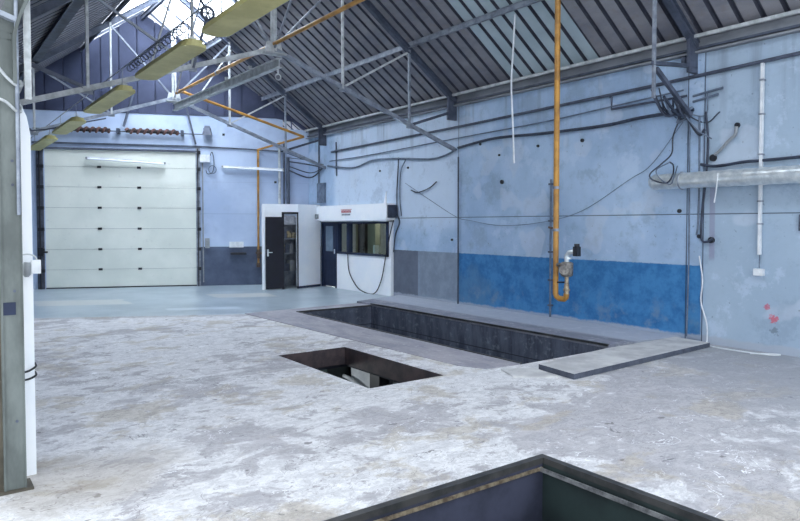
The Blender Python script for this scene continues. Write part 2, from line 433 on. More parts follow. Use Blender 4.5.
MB().tube(smooth([(5.4, 9.4, -.7), (5.4, 8.6, -.72), (5.35, 7.9, -.95), (5.4, 7.2, -1.1)]), .03).build('pipe', 'whiteplastic', sq)

h = holes[2]
np_ = thing('vehicle_pit', 'steel-framed vehicle pit nearest the camera with dark rails along its rim', 'pit', (2.3, 2.0, 0))
x0, x1, y0, y1 = h
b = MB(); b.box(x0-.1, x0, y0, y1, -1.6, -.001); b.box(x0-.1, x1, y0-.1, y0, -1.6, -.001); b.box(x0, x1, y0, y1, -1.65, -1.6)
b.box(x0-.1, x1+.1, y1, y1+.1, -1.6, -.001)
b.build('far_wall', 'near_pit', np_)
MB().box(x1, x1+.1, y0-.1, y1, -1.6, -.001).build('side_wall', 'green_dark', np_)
k = MB()
k.box(x0-.05, x1+.045, y1-.012, y1+.045, -.03, .012); k.box(x1-.012, x1+.045, y0, y1-.012, -.03, .012)
k.box(x0-.05, x0+.012, y0, y1, -.03, .012)
k.build('rim_frame', 'pit_steel', np_)
k = MB(); k.box(x0, x1-.03, y1-.03, y1-.013, -.07, -.05); k.build('far_rail', 'brass', np_)
k = MB(); k.box(x1-.05, x1-.013, y0, y1-.02, -.075, -.065); k.box(x1-.06, x1-.05, y0, y1-.02, -.075, -.045); k.build('side_rail', 'pit_shine', np_)

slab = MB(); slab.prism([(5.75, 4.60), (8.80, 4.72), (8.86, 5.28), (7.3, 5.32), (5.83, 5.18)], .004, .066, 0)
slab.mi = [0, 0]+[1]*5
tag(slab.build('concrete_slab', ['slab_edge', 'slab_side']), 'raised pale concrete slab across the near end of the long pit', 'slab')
slab2 = MB().prism([(5.3, 5.08), (5.7, 4.78), (5.8, 5.2), (5.45, 5.42)], .0, .02)
tag(slab2.build('cement_patch', 'slab_edge'), 'thin broken cement patch at the end of the raised slab', 'slab')

# ------------------------------------------------------------------ walls
HW = 4.14
oy0, oy1, oz = 12.62, 15.9, 2.05   # opening to the office room
b = MB(); T = .25
for (ya, yb, za, zb) in ((-4, oy0, -.3, HW), (oy1, 17.2, -.3, HW), (oy0, oy1, oz, HW)):
    b.box(XW, XW+T, ya, yb, za, zb)
struct(b.build('wall_right', 'wall_right'))
# wall post next to the raised slab
p = MB().box(XW-.02, XW, 5.0, 5.22, .05, HW)
struct(p.build('trim_1', 'wall_right'))

dx0, dx1, dz = 2.70, 6.21, 3.69     # sectional door opening in the end wall
def bwall(mb, xa, xb, za, zb, t=.2, off=0.0):
    a, c = bk(xa, 0, off), bk(xb, 0, off); d = -BN*t
    return mb.prism([(a.x, a.y), (c.x, c.y), (c.x+d.x, c.y+d.y), (a.x+d.x, a.y+d.y)], za, zb)
b = MB(); bwall(b, .9, dx0, 0, 4.7); bwall(b, dx1, 8.4, 0, 4.7); bwall(b, dx0, dx1, dz, 4.7); bwall(b, .3, .9, 0, 4.25); bwall(b, 8.4, 9.3, 0, 4.40)
struct(b.build('wall_back', 'wall_back'))
# gable above, ribbed cladding
g = MB(); n = 0
x = .66
while x < XW-.05:
    xe = min(x+.42, XW)
    pts = [(x, max(4.25, min(4.7, roof(x)-.1))), (xe-.03, max(4.25, min(4.7, roof(xe)-.1))), (xe-.03, roof(xe-.03)+.0), (x, roof(x)+.0)]
    if x < XC < xe-.03: pts = [(x, max(4.25, min(4.7, roof(x)-.1))), (xe-.03, max(4.25, min(4.7, roof(xe)-.1))), (xe-.03, roof(xe-.03)), (XC, RH), (x, roof(x))]
    pts = pts[:2]+[(px, pz+.055) for px, pz in pts[2:]]
    fr = [bk(px, pz, .02) for px, pz in pts]; bb = [bk(px, pz, -.1) for px, pz in pts]; m = len(pts)
    g.add(fr+bb, [tuple(range(m)), tuple(range(m, 2*m))[::-1]]+[(i, i+m, (i+1) % m+m, (i+1) % m) for i in range(m)])
    q = [bk(px, pz, -.03) for px, pz in ((xe-.03, 4.25), (xe, 4.25), (xe, roof(xe)), (xe-.03, roof(xe-.03)))]
    g.add(q, [(0, 1, 2, 3)]); x = xe
struct(g.build('wall_gable', 'gable'))
# left row: white lower wall, dark sheet above stands in for the unlit gap
wl = MB().box(.53, .62, 5.02, 20.5, 0, 2.3)
wl.add([(.53, 5.02, 2.3), (.62, 5.02, 2.3), (.60, 5.02, 2.42), (.565, 5.02, 2.5), (.53, 5.02, 2.5), (.53, 20.5, 2.3), (.62, 20.5, 2.3), (.60, 20.5, 2.42), (.565, 20.5, 2.5), (.53, 20.5, 2.5)], [(0, 1, 2, 3, 4), (9, 8, 7, 6, 5)]+[(i, i+5, (i+1) % 5+5, (i+1) % 5) for i in range(5)])
struct(wl.build('wall_left', 'white'))
struct(MB().box(.50, .56, 5.1, 20.4, 2.51, 4.22).build('wall_left_dark_gap', 'basement'))

# ------------------------------------------------------------------ roof
def sheet(side, ya, yb, xa, xb, name, mat, rib=.29, amp=.055):
    """trapezoidal sheet; xa->xb is the slope range, ya->yb along the hall"""
    prof = []; y = ya
    while y < yb-1e-3:
        for dy, dz in ((0, 0), (rib*.74, 0), (rib*.80, amp), (rib*.94, amp)):
            if y+dy <= yb+1e-6: prof.append((y+dy, dz))
        y += rib
    prof.append((yb, 0))
    nn = Vector((K*side, 0, 1)).normalized()
    mb = MB(); vs = []; 
    for yy, dz in prof:
        for xx in (xa, xb): vs.append(Vector((xx, yy, roof(xx)))+nn*dz)
    for yy, dz in prof:
        for xx in (xa, xb): vs.append(Vector((xx, yy, roof(xx)))+nn*(dz+.006))
    fs = []; m = len(prof)*2; mis = []
    for i in range(len(prof)-1):
        a = i*2; fs += [(a, a+1, a+3, a+2), (a+m, a+2+m, a+3+m, a+1+m)]
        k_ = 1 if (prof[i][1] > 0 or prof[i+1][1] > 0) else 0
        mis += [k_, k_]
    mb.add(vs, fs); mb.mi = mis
    o = mb.build(name, mat); return o
def sheetR(*a, **k): return struct(sheet(1, *a, **k))
def sheetL(*a, **k): return struct(sheet(-1, *a, **k))
RB = ['roof', 'roof_rib']; GL = ['glazing', 'glazing']
XS = 6.2; XS2 = 3.52; EV = XW+.12; EVL = XL-.1
NY = -1.0
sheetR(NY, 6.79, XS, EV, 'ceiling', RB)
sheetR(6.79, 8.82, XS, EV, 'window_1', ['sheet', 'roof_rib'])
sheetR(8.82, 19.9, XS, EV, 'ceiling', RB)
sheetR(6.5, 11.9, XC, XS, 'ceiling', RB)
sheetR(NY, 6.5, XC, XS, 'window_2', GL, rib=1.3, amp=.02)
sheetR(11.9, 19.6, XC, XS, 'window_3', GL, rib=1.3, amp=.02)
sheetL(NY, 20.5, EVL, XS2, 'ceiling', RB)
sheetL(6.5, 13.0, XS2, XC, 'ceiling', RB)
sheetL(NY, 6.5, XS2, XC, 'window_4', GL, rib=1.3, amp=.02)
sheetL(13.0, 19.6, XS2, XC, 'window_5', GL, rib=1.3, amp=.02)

# purlins, ridge, eave beams
PU = 'steel roof members'
def purl(x, label, ya=NY, yb=None, name='roof_purlin', w=.05, h=.10, dz=.07, m='steel_grey'):
    yb = yb or back(x)-.03
    s = 1 if x > XC else -1
    o = MB().ibeam((x, ya, roof(x)-dz), (x, yb, roof(x)-dz), w, h, .01).build(name, m)
    return tag(o, label, 'roof beam')
purl(7.85, 'light grey steel purlin halfway up the right roof slope')
purl(6.25, 'steel purlin along the lower edge of the rooflight, right slope', m='steel_grey')
purl(3.55, 'steel purlin along the lower edge of the rooflight, left slope', m='steel_dark')
purl(2.05, 'wide dark purlin halfway up the left roof slope', w=.16, h=.16, dz=.1, m='steel_dark')
o = MB().ibeam((XC, NY, RH-.14), (XC, back(XC)-.03, RH-.14), .08, .12).build('ridge_beam', 'steel_dark')
tag(o, 'dark steel ridge beam at the top of the roof', 'roof beam')
ev = thing('eave_beam', 'deep grey eave beam along the top of the right wall', 'roof beam', (XW, 8, 4.14))
b = MB()
b.box(XW-.10, XW+.16, -1, 16.74, 4.141, 4.17); b.box(XW-.0, XW+.04, -1, 16.75, 4.17, 4.37)
b.box(XW-.08, XW+.10, -1, 16.75, 4.36, 4.385)
b.build('beam', 'eave', ev)
MB().box(XW-.13, XW-.08, -1, 16.75, 4.352, 4.40).build('top_angle', 'steel_light', ev)
MB().box(XW-.05, XW-.0, -1, 16.75, 4.20, 4.235).build('rib', 'steel_dark', ev)

# glazing bars on the far rooflights
for y, lab in ((12.9, 'first'), (14.2, 'second'), (17.0, 'third'), (18.0, 'last')):
    for xa, xb in ((XC+.06, XS), (XS2, XC-.06)):
        if y > 12.95 or xa > XC:
            side = 'right' if xa > XC else 'left'
            tag(MB().beam((xa, y, roof(xa)-.03), (xb, y, roof(xb)-.03), .04, .05).build('glazing_bar', 'steel_dark'),
                'dark glazing bar under the bright rooflight, %s slope, %s counted away from the camera' % (side, lab), 'glazing bar', 'glazing bars of the rooflight')

# ------------------------------------------------------------------ trusses
HT, ET = 4.66, 3.22
def tie(x): return HT-(HT-ET)*abs(x-XC)/(XW-XC)
HS = XW-XC
nodes_r = [XC, 6.32, 7.85]; nodes_l = [3.55, 2.02]
def make_truss(y, label, full=True):
    t = thing('roof_truss', label, 'truss', (XC, y, HT), 'steel roof trusses')
    for s in (1, -1):
        xe = XC+s*(HS-.02)
        MB().ibeam((XC, y, roof(XC)-.17), (xe, y, roof(xe)-.17), .09, .12, .012).build('rafter', 'steel_dark', t)
        if not full and s < 0: continue
        xi = XC if full else 7.85
        if full: MB().angle((XC, y, HT), (xe, y, tie(xe)), .07, .012, (0, 0, 1)).build('tie', 'steel_light' if y < 12 and s < 0 else 'steel_grey', t)
        else: MB().beam((8.05, y, 3.80), (8.92, y, 3.26), .05, .06).build('tie', 'steel_dark', t)
        # heel strut from the outer post to the wall head, and the knee plate
        a = XC+s*(7.85-XC)
        MB().angle((a+.1*s, y, (tie(a)+.02) if full else 3.84), (xe, y, 4.04 if full else 3.95), .05).build('heel_strut', 'steel_dark', t)
        MB().beam((xe-s*.08, y, 3.86), (xe-s*.08, y, 4.40), .05, .26, (1, 0, 0)).build('knee_plate', 'steel_dark', t)
    if not full: MB().beam((8.0, y, 3.4), (8.0, y, roof(8.0)-.16), .04, .04, (1, 0, 0)).build('post', 'steel_grey', t); return t
    for x in nodes_r+nodes_l:
        w = .045
        m_ = MB()
        for q in ((-.03, .03) if x == XC else (0,)):
            m_.beam((x+q, y, tie(x)), (x+q, y, roof(x)-.16), w, w*.9, (1, 0, 0))
        m_.build('post', 'steel_light' if x != 7.85 else 'steel_grey', t)
    # diagonals, from the foot of each post to the head of the next one out
    for a, c in ((XC, 6.32), (6.32, 7.85), (XC, 3.55), (3.55, 2.02)):
        MB().beam((a, y+.02, tie(a)+.03), (c, y+.02, roof(c)-.2), .035, .035).build('diagonal', 'steel_light' if a > 6 else 'steel_grey', t)
    for x in (XC, 6.32, 7.85, 3.55, 2.02):
        w = .17 if x == XC else .07
        z = tie(x)
        g_ = MB().add([(x-w, y-.012, z-.05), (x+w, y-.012, z-.05), (x+w*.75, y-.012, z+w*.9), (x-w*.75, y-.012, z+w*.9),
                       (x-w, y+.012, z-.05), (x+w, y+.012, z-.05), (x+w*.75, y+.012, z+w*.9), (x-w*.75, y+.012, z+w*.9)],
                      [(0, 1, 2, 3), (7, 6, 5, 4), (0, 4, 5, 1), (1, 5, 6, 2), (2, 6, 7, 3), (3, 7, 4, 0)])
        if x == XC: g_.add([(x-.2, y-.1, z-.06), (x+.2, y-.1, z-.06), (x+.2, y+.1, z-.06), (x-.2, y+.1, z-.06), (x-.2, y-.1, z-.04), (x+.2, y-.1, z-.04), (x+.2, y+.1, z-.04), (x-.2, y+.1, z-.04)], [(3, 2, 1, 0), (4, 5, 6, 7), (0, 1, 5, 4), (1, 2, 6, 5), (2, 3, 7, 6), (3, 0, 4, 7)])
        g_.build('gusset_plate', 'steel_light' if x == XC else 'steel_grey', t)
    return t
make_truss(5.12, 'nearest roof truss, its foot tangled with cables above the silver duct', False)
make_truss(10.36, 'middle roof truss, meeting the wall at the joint between blue and grey paint')
make_truss(15.75, 'farthest roof truss, in front of the end wall and above the office')

# longitudinal bracing between the trusses
def brace(a, b_, label, w=.03, m='steel_grey'):
    return tag(MB().beam(a, b_, w, w).build('bracing_rod', m), label, 'bracing rod', 'slender bracing rods in the roof')
brace((XC, 10.40, HT+.05), (XC, 12.9, RH-.2), 'bracing rod rising from the middle truss centre towards the ridge')
brace((XC, 10.32, HT+.05), (XC, 7.9, RH-.2), 'bracing rod rising towards the camera from the middle truss centre')
brace((XC, 15.7, HT+.05), (XC, 13.2, RH-.2), 'bracing rod rising towards the camera from the farthest truss centre')
brace((6.32, 15.65, 6.0), (5.35, 15.65, HT-.1), 'short pale rod leaning above the yellow pipe bend at the farthest truss', .03, 'steel_light')
# monorail beam with hook
mr = thing('monorail_beam', 'grey monorail beam hung under the roof between two trusses', 'beam', (XC, 10.2, 4.4))
MB().ibeam((XC, 10.15, 4.42), (XC, 15.72, 4.47), .10, .16, .014).build('beam', 'steel_light', mr)
for y in (11.2, 12.3): MB().beam((XC-.06, y, 4.54), (XC-.06, y+.06, 4.54), .06, .05).build('clamp', 'steel_light', mr)
hk = MB(); hk.tube([(XC, 10.2, 4.34), (XC, 10.2, 4.24)], .012)
hk.tube([(XC+.05*math.sin(a), 10.2, 4.19+.05*math.cos(a)) for a in [2*PI*i/12 for i in range(12)]], .012, 6, closed=True)
hk.build('hook_ring', 'steel_light', mr)
# pulley
pl = thing('pulley_wheel', 'round dark pulley wheel hanging near the bright rooflight', 'pulley', (3.78, 10.3, 5.06))
c0 = Vector((3.78, 10.3, 5.06))
MB().tube([c0+Vector((.10*math.cos(a), 0, .10*math.sin(a))) for a in [2*PI*i/16 for i in range(16)]], .025, 6, closed=True).build('rim', 'steel_dark', pl)
s_ = MB()
for i in range(3):
    a = PI*i/3; d = Vector((.1*math.cos(a), 0, .1*math.sin(a))); s_.beam(c0-d, c0+d, .02, .02, (0, 1, 0))
s_.build('spokes', 'steel_grey', pl)
MB().beam(c0+Vector((0, .03, -.04)), (3.55, 10.33, tie(3.55)), .035, .035).build('support_arm', 'steel_dark', pl)
MB().beam(c0+Vector((0, .03, .05)), (3.35, 10.33, 5.75), .03, .03).build('hanger', 'steel_dark', pl)
# short rods / wires on left half
tag(MB().beam((2.85, 10.36, tie(2.85)), (3.5, 10.38, roof(3.5)-.2), .025, .025).build('bracing_rod', 'steel_light'), 'thin pale rod rising steeply from the left half of the middle truss', 'bracing rod', 'slender bracing rods in the roof')
tag(MB().beam((1.35, 15.7, tie(1.35)+.1), (2.0, 15.7, roof(2.0)-.2), .05, .05).build('bracing_rod', 'steel_light'), 'pale strut low on the left roof slope near the column', 'bracing rod', 'slender bracing rods in the roof')

# ------------------------------------------------------------------ left column and its fittings
cx, cy = .47, 4.83
c = thing('steel_column', 'worn grey steel column with scuffed paint at the left edge', 'column', (cx, cy, 0))
a = MB()
a.box(cx-.05, cx+.055, cy-.06, cy+.06, 0, 2.6); a.box(cx-.062, cx-.05, cy-.07, cy+.06, 0, 2.6); a.box(cx+.055, cx+.062, cy-.07, cy+.06, 0, 2.6)
a.build('shaft', 'column_grey', c)
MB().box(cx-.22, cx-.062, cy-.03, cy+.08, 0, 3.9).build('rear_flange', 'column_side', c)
hb = MB(); prev = None     # curved haunch at the head
for i in range(13):
    t = i/12; xo = -.075+.11*max(0, t-.45)**1.6*2.2
    p_ = Vector((cx+.055+xo*0+.12*max(0, t-.5)**1.5*2-.02, cy-.05, 2.58+.55*t))
    if prev: hb.beam(prev, p_, .12, .02, (1, 0, 0)); hb.beam(prev-Vector((.055, -.02, 0)), p_-Vector((.055, -.02, 0)), .05, .10, (1, 0, 0), 0)
    prev = p_
hb.build('haunch', 'column_grey', c)
MB().beam((cx-.12, cy-.08, 3.03), (cx+.06, cy-.08, 2.97), .05, .03).build('bracket', 'steel_grey', c)
MB().box(cx-.22, cx+.1, cy-.09, cy+.1, 0, .015).build('base_plate', 'column_side', c)
bb = MB()
for z in (.45, 1.28, 1.95, 2.1): bb.tube([(cx+.015, cy-.066, z), (cx+.015, cy-.055, z)], .009, 8)
bb.build('bolt', 'steel_dark', c)
st = MB().box(cx-.05, cx+.02, cy-.066, cy-.058, 1.13, 1.21); st.build('tape_mark', 'navy', c)
for za, zb in ((2.72, 2.60), (2.48, 2.44)):
    tag(MB().tube(smooth([(.38, 4.72, za), (.45, 4.72, zb+.02), (.51, 4.74, zb-.03), (.545, 4.8, zb-.02), (.55, 4.86, zb+.02)]), .009).build('cable', 'steel_light'), 'upper pale cable wrapped around the head of the left column' if za > 2.6 else 'lower pale cable wrapped around the head of the left column', 'cable')
tag(MB().tube([(.520, 4.745, 3.5), (.515, 4.745, 1.76)], .012).build('conduit_pipe', 'steel_grey'), 'thin grey conduit running down the dark side of the left column', 'pipe')
tag(MB().box(.568, .605, 4.80, 4.84, 2.5, 4.2).build('flat_bar', 'steel_light'), 'long cream flat bar hanging beside the top of the left column', 'bar')
jb = thing('junction_box', 'rounded grey box with a curved handle on the white wall end', 'box', (.60, 4.90, 1.42))
bx = MB()
bx.tube([(.572, 4.93, 1.355), (.572, 4.93, 1.37), (.574, 4.93, 1.43), (.576, 4.93, 1.452)], [.012, .024, .028, .02], 12)
bx.build('body', 'grey_box', jb)
MB().box(.60, .655, 4.92, 4.96, 1.375, 1.465).build('white_cover', 'whiteplastic', jb)
MB().tube(smooth([(.54, 4.94, 1.50), (.585, 4.93, 1.505), (.62, 4.93, 1.49), (.635, 4.93, 1.46)]), .005).build('handle', 'steel_light', jb)
tag(MB().tube(smooth([(.525, 5.03, .73), (.53, 5.01, .71), (.58, 5.005, .715), (.625, 5.01, .74), (.63, 5.08, .75)]), .007).build('strap', 'black'), 'upper thin black strap tied low around the white wall end', 'strap')
tag(MB().tube(smooth([(.525, 5.03, .67), (.53, 5.01, .66), (.58, 5.005, .66), (.625, 5.01, .68), (.63, 5.08, .69)]), .007).build('strap', 'black'), 'lower thin black strap tied low around the white wall end', 'strap')

# ------------------------------------------------------------------ sectional door in the end wall
def bbox(mb, xa, xb, za, zb, o0, o1, mi=0):
    a, c_, e, f = bk(xa, 0, o0), bk(xb, 0, o0), bk(xb, 0, o1), bk(xa, 0, o1)
    return mb.prism([(a.x, a.y), (c_.x, c_.y), (e.x, e.y), (f.x, f.y)], za, zb, mi)
dr = bpy.data.objects.new('door_1', None); COL.objects.link(dr); dr.location = bk(4.45, 0); struct(dr)
zs = [0, .50, 1.04, 1.59, 2.15, 2.70, 3.24, dz]
for i in range(7):
    b = MB(); bbox(b, dx0, dx1, zs[i]+.004, zs[i+1]-.004, -.06, -.02); b.build('door_panel', 'door', dr)
b = MB(); bbox(b, dx0, dx1, 0, dz, -.10, -.06); b.build('backing', 'grey_box', dr)
b = MB()
for z in zs[1:-1]:
    for x in (3.93, 4.85):
        bbox(b, x-.045, x+.045, z-.03, z+.03, -.02, -.0)
b.build('hinge', 'black', dr)
b = MB(); bbox(b, dx0, dx1, 0, .03, -.02, -.0); b.build('bottom_seal', 'black', dr)
for xa, xb, mt in ((dx0-.17, dx0-.02, 'slab_side'), (dx1+.0, dx1+.10, 'steel_grey')):
    b = MB(); bbox(b, xa, xb, 0, dz+.12, .0, .05); b.build('track', mt, dr)
    b = MB(); bbox(b, (xa+xb)/2-.012, (xa+xb)/2+.012, 0, dz+.1, .05, .09); b.build('track_rail', 'black', dr)
    for z in zs[1:]:
        b = MB(); bbox(b, xa+.03, xb+.02, z-.06, z+.03, .05, .10); b.build('roller_bracket', 'black' , dr)
b = MB(); bbox(b, dx0-.1, dx1+.1, dz, dz+.045, .0, .05); b.build('lintel_seal', 'slab_side', dr)
b = MB(); bbox(b, dx0-.12, dx0+.06, .95, 1.0, .05, .12); bbox(b, dx0-.15, dx0-.03, .88, 1.10, .05, .11); b.build('latch', 'black', dr)
# torsion springs on the shaft
sp = thing('door_spring_shaft', 'steel shaft with two rusty coil springs above the roller door', 'spring shaft', bk(4.4, 4.2))
MB().tube([bk(2.5, 4.2, .14), bk(6.4, 4.17, .14)], .014).build('shaft', 'steel_dark', sp)
for xa, xb in ((3.1, 4.22), (4.58, 5.82)):
    co = MB(); n = 260; turns = 8
    co.tube([bk(xa+(xb-xa)*i/40, 4.205, .14) for i in range(41)], .05, 10, 1)
    for ph in (0,):
        co.tube([bk(xa+(xb-xa)*i/n, 4.205, .14)+Vector((0, 0, 1))*math.sin(turns*2*PI*i/n+ph)*.055+BN*math.cos(turns*2*PI*i/n+ph)*.055 for i in range(n+1)], .032, 7, 0)
    co.build('coil_spring', ['rust', 'floodglass'], sp)
for x in (3.02, 4.4, 5.9):
    b = MB(); bbox(b, x-.035, x+.035, 4.12, 4.26, .0, .2); b.build('bracket', 'steel_dark', sp)
b = MB(); bbox(b, dx0-.25, dx1+.15, 3.83, 3.87, .0, .05)
tag(b.build('rail', 'steel_dark'), 'dark horizontal rail on the end wall above the roller door', 'rail')
tag(MB().tube([bk(6.32, 3.85, .04), bk(7.2, 3.82, .04), bk(7.75, 3.80, .04), bk(8.6, 3.76, .04)], .02).build('pipe', 'steel_dark'), 'dark pipe running on from the door rail towards the corner', 'pipe')

# strip lights on the end wall
def strip(xa, za, xb, zb, off, label):
    t = thing('strip_light', label, 'light', bk((xa+xb)/2, (za+zb)/2, off), 'white strip lights on the end wall')
    a_, b_ = bk(xa, za, off), bk(xb, zb, off); d = (b_-a_).normalized()
    MB().beam(a_, b_, .08, .075).build('batten', 'whiteplastic', t)
    MB().tube([a_+d*.05+BN*.055-Vector((0, 0, .02)), b_-d*.05+BN*.055-Vector((0, 0, .02))], .02, 10).build('tube', 'white', t)
    for q in (a_+d*.02, b_-d*.02): MB().beam(q+BN*.04-d*.02, q+BN*.04+d*.02, .07, .05).build('end_cap', 'grey_box', t)
    for q in (a_+d*.3, b_-d*.3): MB().tube([q-BN*off, q], .01, 6).build('bracket', 'steel_grey', t)
strip(3.66, 3.46, 5.5, 3.36, .12, 'white strip light across the top of the cream roller door')
strip(6.85, 3.30, 8.42, 3.24, .12, 'white strip light on the blue wall right of the roller door')

# small things on the end wall
def wbox(name, xa, xb, za, zb, d, mat, label, cat, group=None):
    b = MB(); bbox(b, xa, xb, za, zb, .0, d); o = b.build(name, mat); return tag(o, label, cat, group)
op = thing('door_operator', 'small white control box at the top right corner of the roller door', 'control box', bk(6.42, 3.5))
b = MB(); bbox(b, 6.32, 6.56, 3.42, 3.62, 0, .14); b.build('case', 'whiteplastic', op)
MB().tube(smooth([bk(6.56, 3.6, .06), bk(6.62, 3.7, .06), bk(6.66, 3.4, .06), bk(6.62, 3.15, .06), bk(6.5, 3.1, .06), bk(6.46, 3.2, .06)]), .01).build('cable', 'cable', op)
MB().tube([bk(6.62, 3.22, .06)+Vector((0, 0, 1))*math.sin(2*PI*i/20)*.11+BD*math.cos(2*PI*i/20)*.10 for i in range(20)], .01, 6, closed=True).build('cable_loop', 'cable_grey', op)
wbox('grey_conduit', 6.36, 6.39, .1, 3.4, .03, 'grey_box', 'vertical grey conduit beside the right track of the roller door', 'pipe')
wbox('switch_box', 6.42, 6.53, 1.05, 1.32, .08, 'grey_box', 'small grey switch box at the edge of the grey band by the roller door', 'switch')
sh = thing('wall_shelf', 'small wall shelf with white notice at the top of the grey band', 'shelf', bk(7.3, .9))
b = MB(); bbox(b, 7.05, 7.45, .86, .92, 0, .18); b.build('board', 'black', sh)
b = MB(); bbox(b, 7.02, 7.38, 1.06, 1.22, 0, .02); b.build('notice', 'whiteplastic', sh)
fl_ = thing('floodlight', 'small dark floodlight bracketed to the end wall above the door corner', 'light', bk(6.5, 4.3))
MB().beam(bk(6.5, 4.32, .02), bk(6.5, 4.32, .12), .20, .05, (0, 0, 1)).build('arm', 'steel_dark', fl_)
MB().add([bk(6.38, 4.18, .10), bk(6.62, 4.18, .10), bk(6.56, 4.42, .10), bk(6.44, 4.42, .10), bk(6.38, 4.14, .24), bk(6.62, 4.14, .24), bk(6.56, 4.38, .18), bk(6.44, 4.38, .18)], [(0, 1, 2, 3), (7, 6, 5, 4), (0, 4, 5, 1), (1, 5, 6, 2), (2, 6, 7, 3), (3, 7, 4, 0)]).build('housing', 'steel_dark', fl_)
tag(MB().beam(bk(6.22, 3.9, .1), bk(5.98, 5.0, .1), .05, .05).build('track_hanger', 'steel_dark'), 'dark leaning strut above the right end of the roller door', 'strut')
tag(MB().beam(bk(4.55, 4.3, .25), bk(4.75, 5.2, .1), .05, .05).build('track_hanger', 'steel_dark'), 'short dark strut above the gap between the two door springs', 'strut')
for xq, zq in ((6.9, 4.2), (8.2, 2.9)):
    b = MB(); bbox(b, xq-.03, xq+.03, zq-.03, zq+.03, 0, .02)
    tag(b.build('wall_plug', 'black'), 'dark wall plug above the pipe on the end wall' if xq < 8 else 'dark wall plug beside the corner below the strip light', 'wall plug', 'dark plugs left in the walls')

# ------------------------------------------------------------------ hanging fluorescent trough lights along the left side
def trough(ya, yb, label):
    xa, z = 2.3, 3.5
    t = thing('trough_light', label, 'light', (xa, (ya+yb)/2, z), 'cream trough lights hung in a row')
    ya += .06; yb -= .06
    def stadium(w, y0_, y1_, r_):
        P_ = []
        for cyy, a0 in ((y1_-r_, 0), (y0_+r_, PI)):
            for i in range(9):
                a_ = a0+PI*i/8; P_.append((xa+w*math.cos(a_), cyy+r_*math.sin(a_)))
        return P_
    MB().prism(stadium(.135, ya, yb, .12), z, z+.035).build('housing', 'lamp_body', t)
    MB().prism(stadium(.10, ya+.03, yb-.03, .09), z+.035, z+.075).build('cover', 'lamp_body', t)
    MB().box(xa-.03, xa+.03, ya+.1, yb-.1, z+.075, z+.11).build('spine', 'steel_light', t)
    for y in (ya+.25, yb-.25):
        MB().tube([(xa, y, z+.1), (xa, y, 3.83)], .006, 6).build('hanger', 'steel_grey', t)
        MB().tube([(xa-.0+.03*math.cos(q), y, z+.14+.03*math.sin(q)) for q in [2*PI*i/10 for i in range(10)]], .005, 5, closed=True).build('ring', 'steel_light', t)
trough(3.95, 6.22, 'nearest cream trough light, cut by the top of the picture')
trough(6.52, 8.56, 'second nearest cream trough light, by the middle truss')
trough(9.25, 11.65, 'middle cream trough light of the row, above the cream roller door')
trough(12.5, 14.7, 'fourth cream trough light of the row, small, at the door top')
trough(15.4, 18.2, 'farthest and smallest cream trough light, beside the left column')
# wire and coiled cable above the lights
w = thing('suspension_wire', 'taut wire with hanging cable coils above the cream trough lights', 'cable', (2.3, 10, 3.85))
MB().tube([(2.3, 3, 3.84), (2.3, 18.9, 3.84)], .008, 6).build('wire', 'steel_grey', w)
co = MB(); n = 420
co.tube([(2.3+.04*math.cos(18*2*PI*i/n), 6.9+2.3*i/n, 3.77+.04*math.sin(18*2*PI*i/n)) for i in range(n+1)], .006, 5)
co.build('coiled_cable', 'cable', w)
tag(MB().tube([(1.0, 15.6, 3.52), (2.2, 15.6, 3.70), (3.4, 15.6, 4.05)], .015).build('cable', 'cable'), 'dark thin cable crossing behind the small far trough lights', 'cable')

# ------------------------------------------------------------------ yellow gas pipes
gp = thing('gas_pipe', 'yellow gas pipe along the roof centre that turns down the end wall', 'pipe', (XC, 10, 4.78))
MB().tube([(XC+.0, -.8, 4.78), (XC, 15.55, 4.78)], .033, 12).build('overhead_run', 'yellow', gp)
MB().tube([(5.0, 15.55, 4.85), (5.1, 15.58, 4.83), (6.7, 15.6, 4.44), (8.3, 15.6, 4.03)], .033, 12).build('sloping_run', 'yellow', gp)
MB().tube([(8.3, 15.6, 4.03), bk(7.76, 3.80, .08)], .03, 12).tube([bk(7.76, 3.82, .08), bk(7.75, .5, .08)], .03, 12).build('drop', 'yellow', gp)
gv = MB(); gv.tube([bk(7.75, .50, .1), bk(7.75, .62, .1)], .055, 10); gv.tube([bk(7.75, .75, .1), bk(7.75, 1.0, .1)], .05, 10); gv.tube([bk(7.68, .9, .12), bk(7.88, .9, .12)], .03, 8)
gv.build('valve', 'brown', gp)
cl = MB()
for y in (2, 7, 10.4, 13, 15.4): cl.tube([(XC, y-.03, 4.78), (XC, y+.03, 4.78)], .045, 10)
cl.build('clamp', 'steel_grey', gp)

gd = thing('gas_drop_pipe', 'tall yellow gas pipe dropping in front of the blue wall with meter', 'pipe', (7.9, 6.69, .6))
x, y = 7.7, 6.52
MB().tube([(x, y, roof(7.7)-.005), (x, y, .66), (x+.004, y-.02, .62), (x+.01, y-.06, .595), (x+.01, y-.16, .595), (x+.01, y-.19, .62), (x+.01, y-.20, .68)], .042, 14).build('pipe', 'yellow', gd)
v = MB()
v.tube([(x+.01, y-.2, .66), (x+.01, y-.2, .82)], .038, 12); v.tube([(x+.01, y-.2, .72), (x+.01, y-.2, .75)], .05, 12); v.tube([(x+.01, y-.2, .80), (x+.01, y-.2, .93)], [.03, .03], 12)
v.build('riser', 'brass', gd)
v = MB(); v.tube([(x+.01, y-.2, .93), (x+.01, y-.2, .95), (x+.01, y-.2, 1.13), (x+.01, y-.2, 1.15)], [.06, .09, .095, .06], 16)
v.tube([(x-.12, y-.24, 1.04), (x-.14, y-.27, 1.04)], .07, 16); v.tube([(x+.01, y-.14, 1.1), (x, y-.03, 1.1)], .03, 10)
v.build('regulator', 'meter', gd)
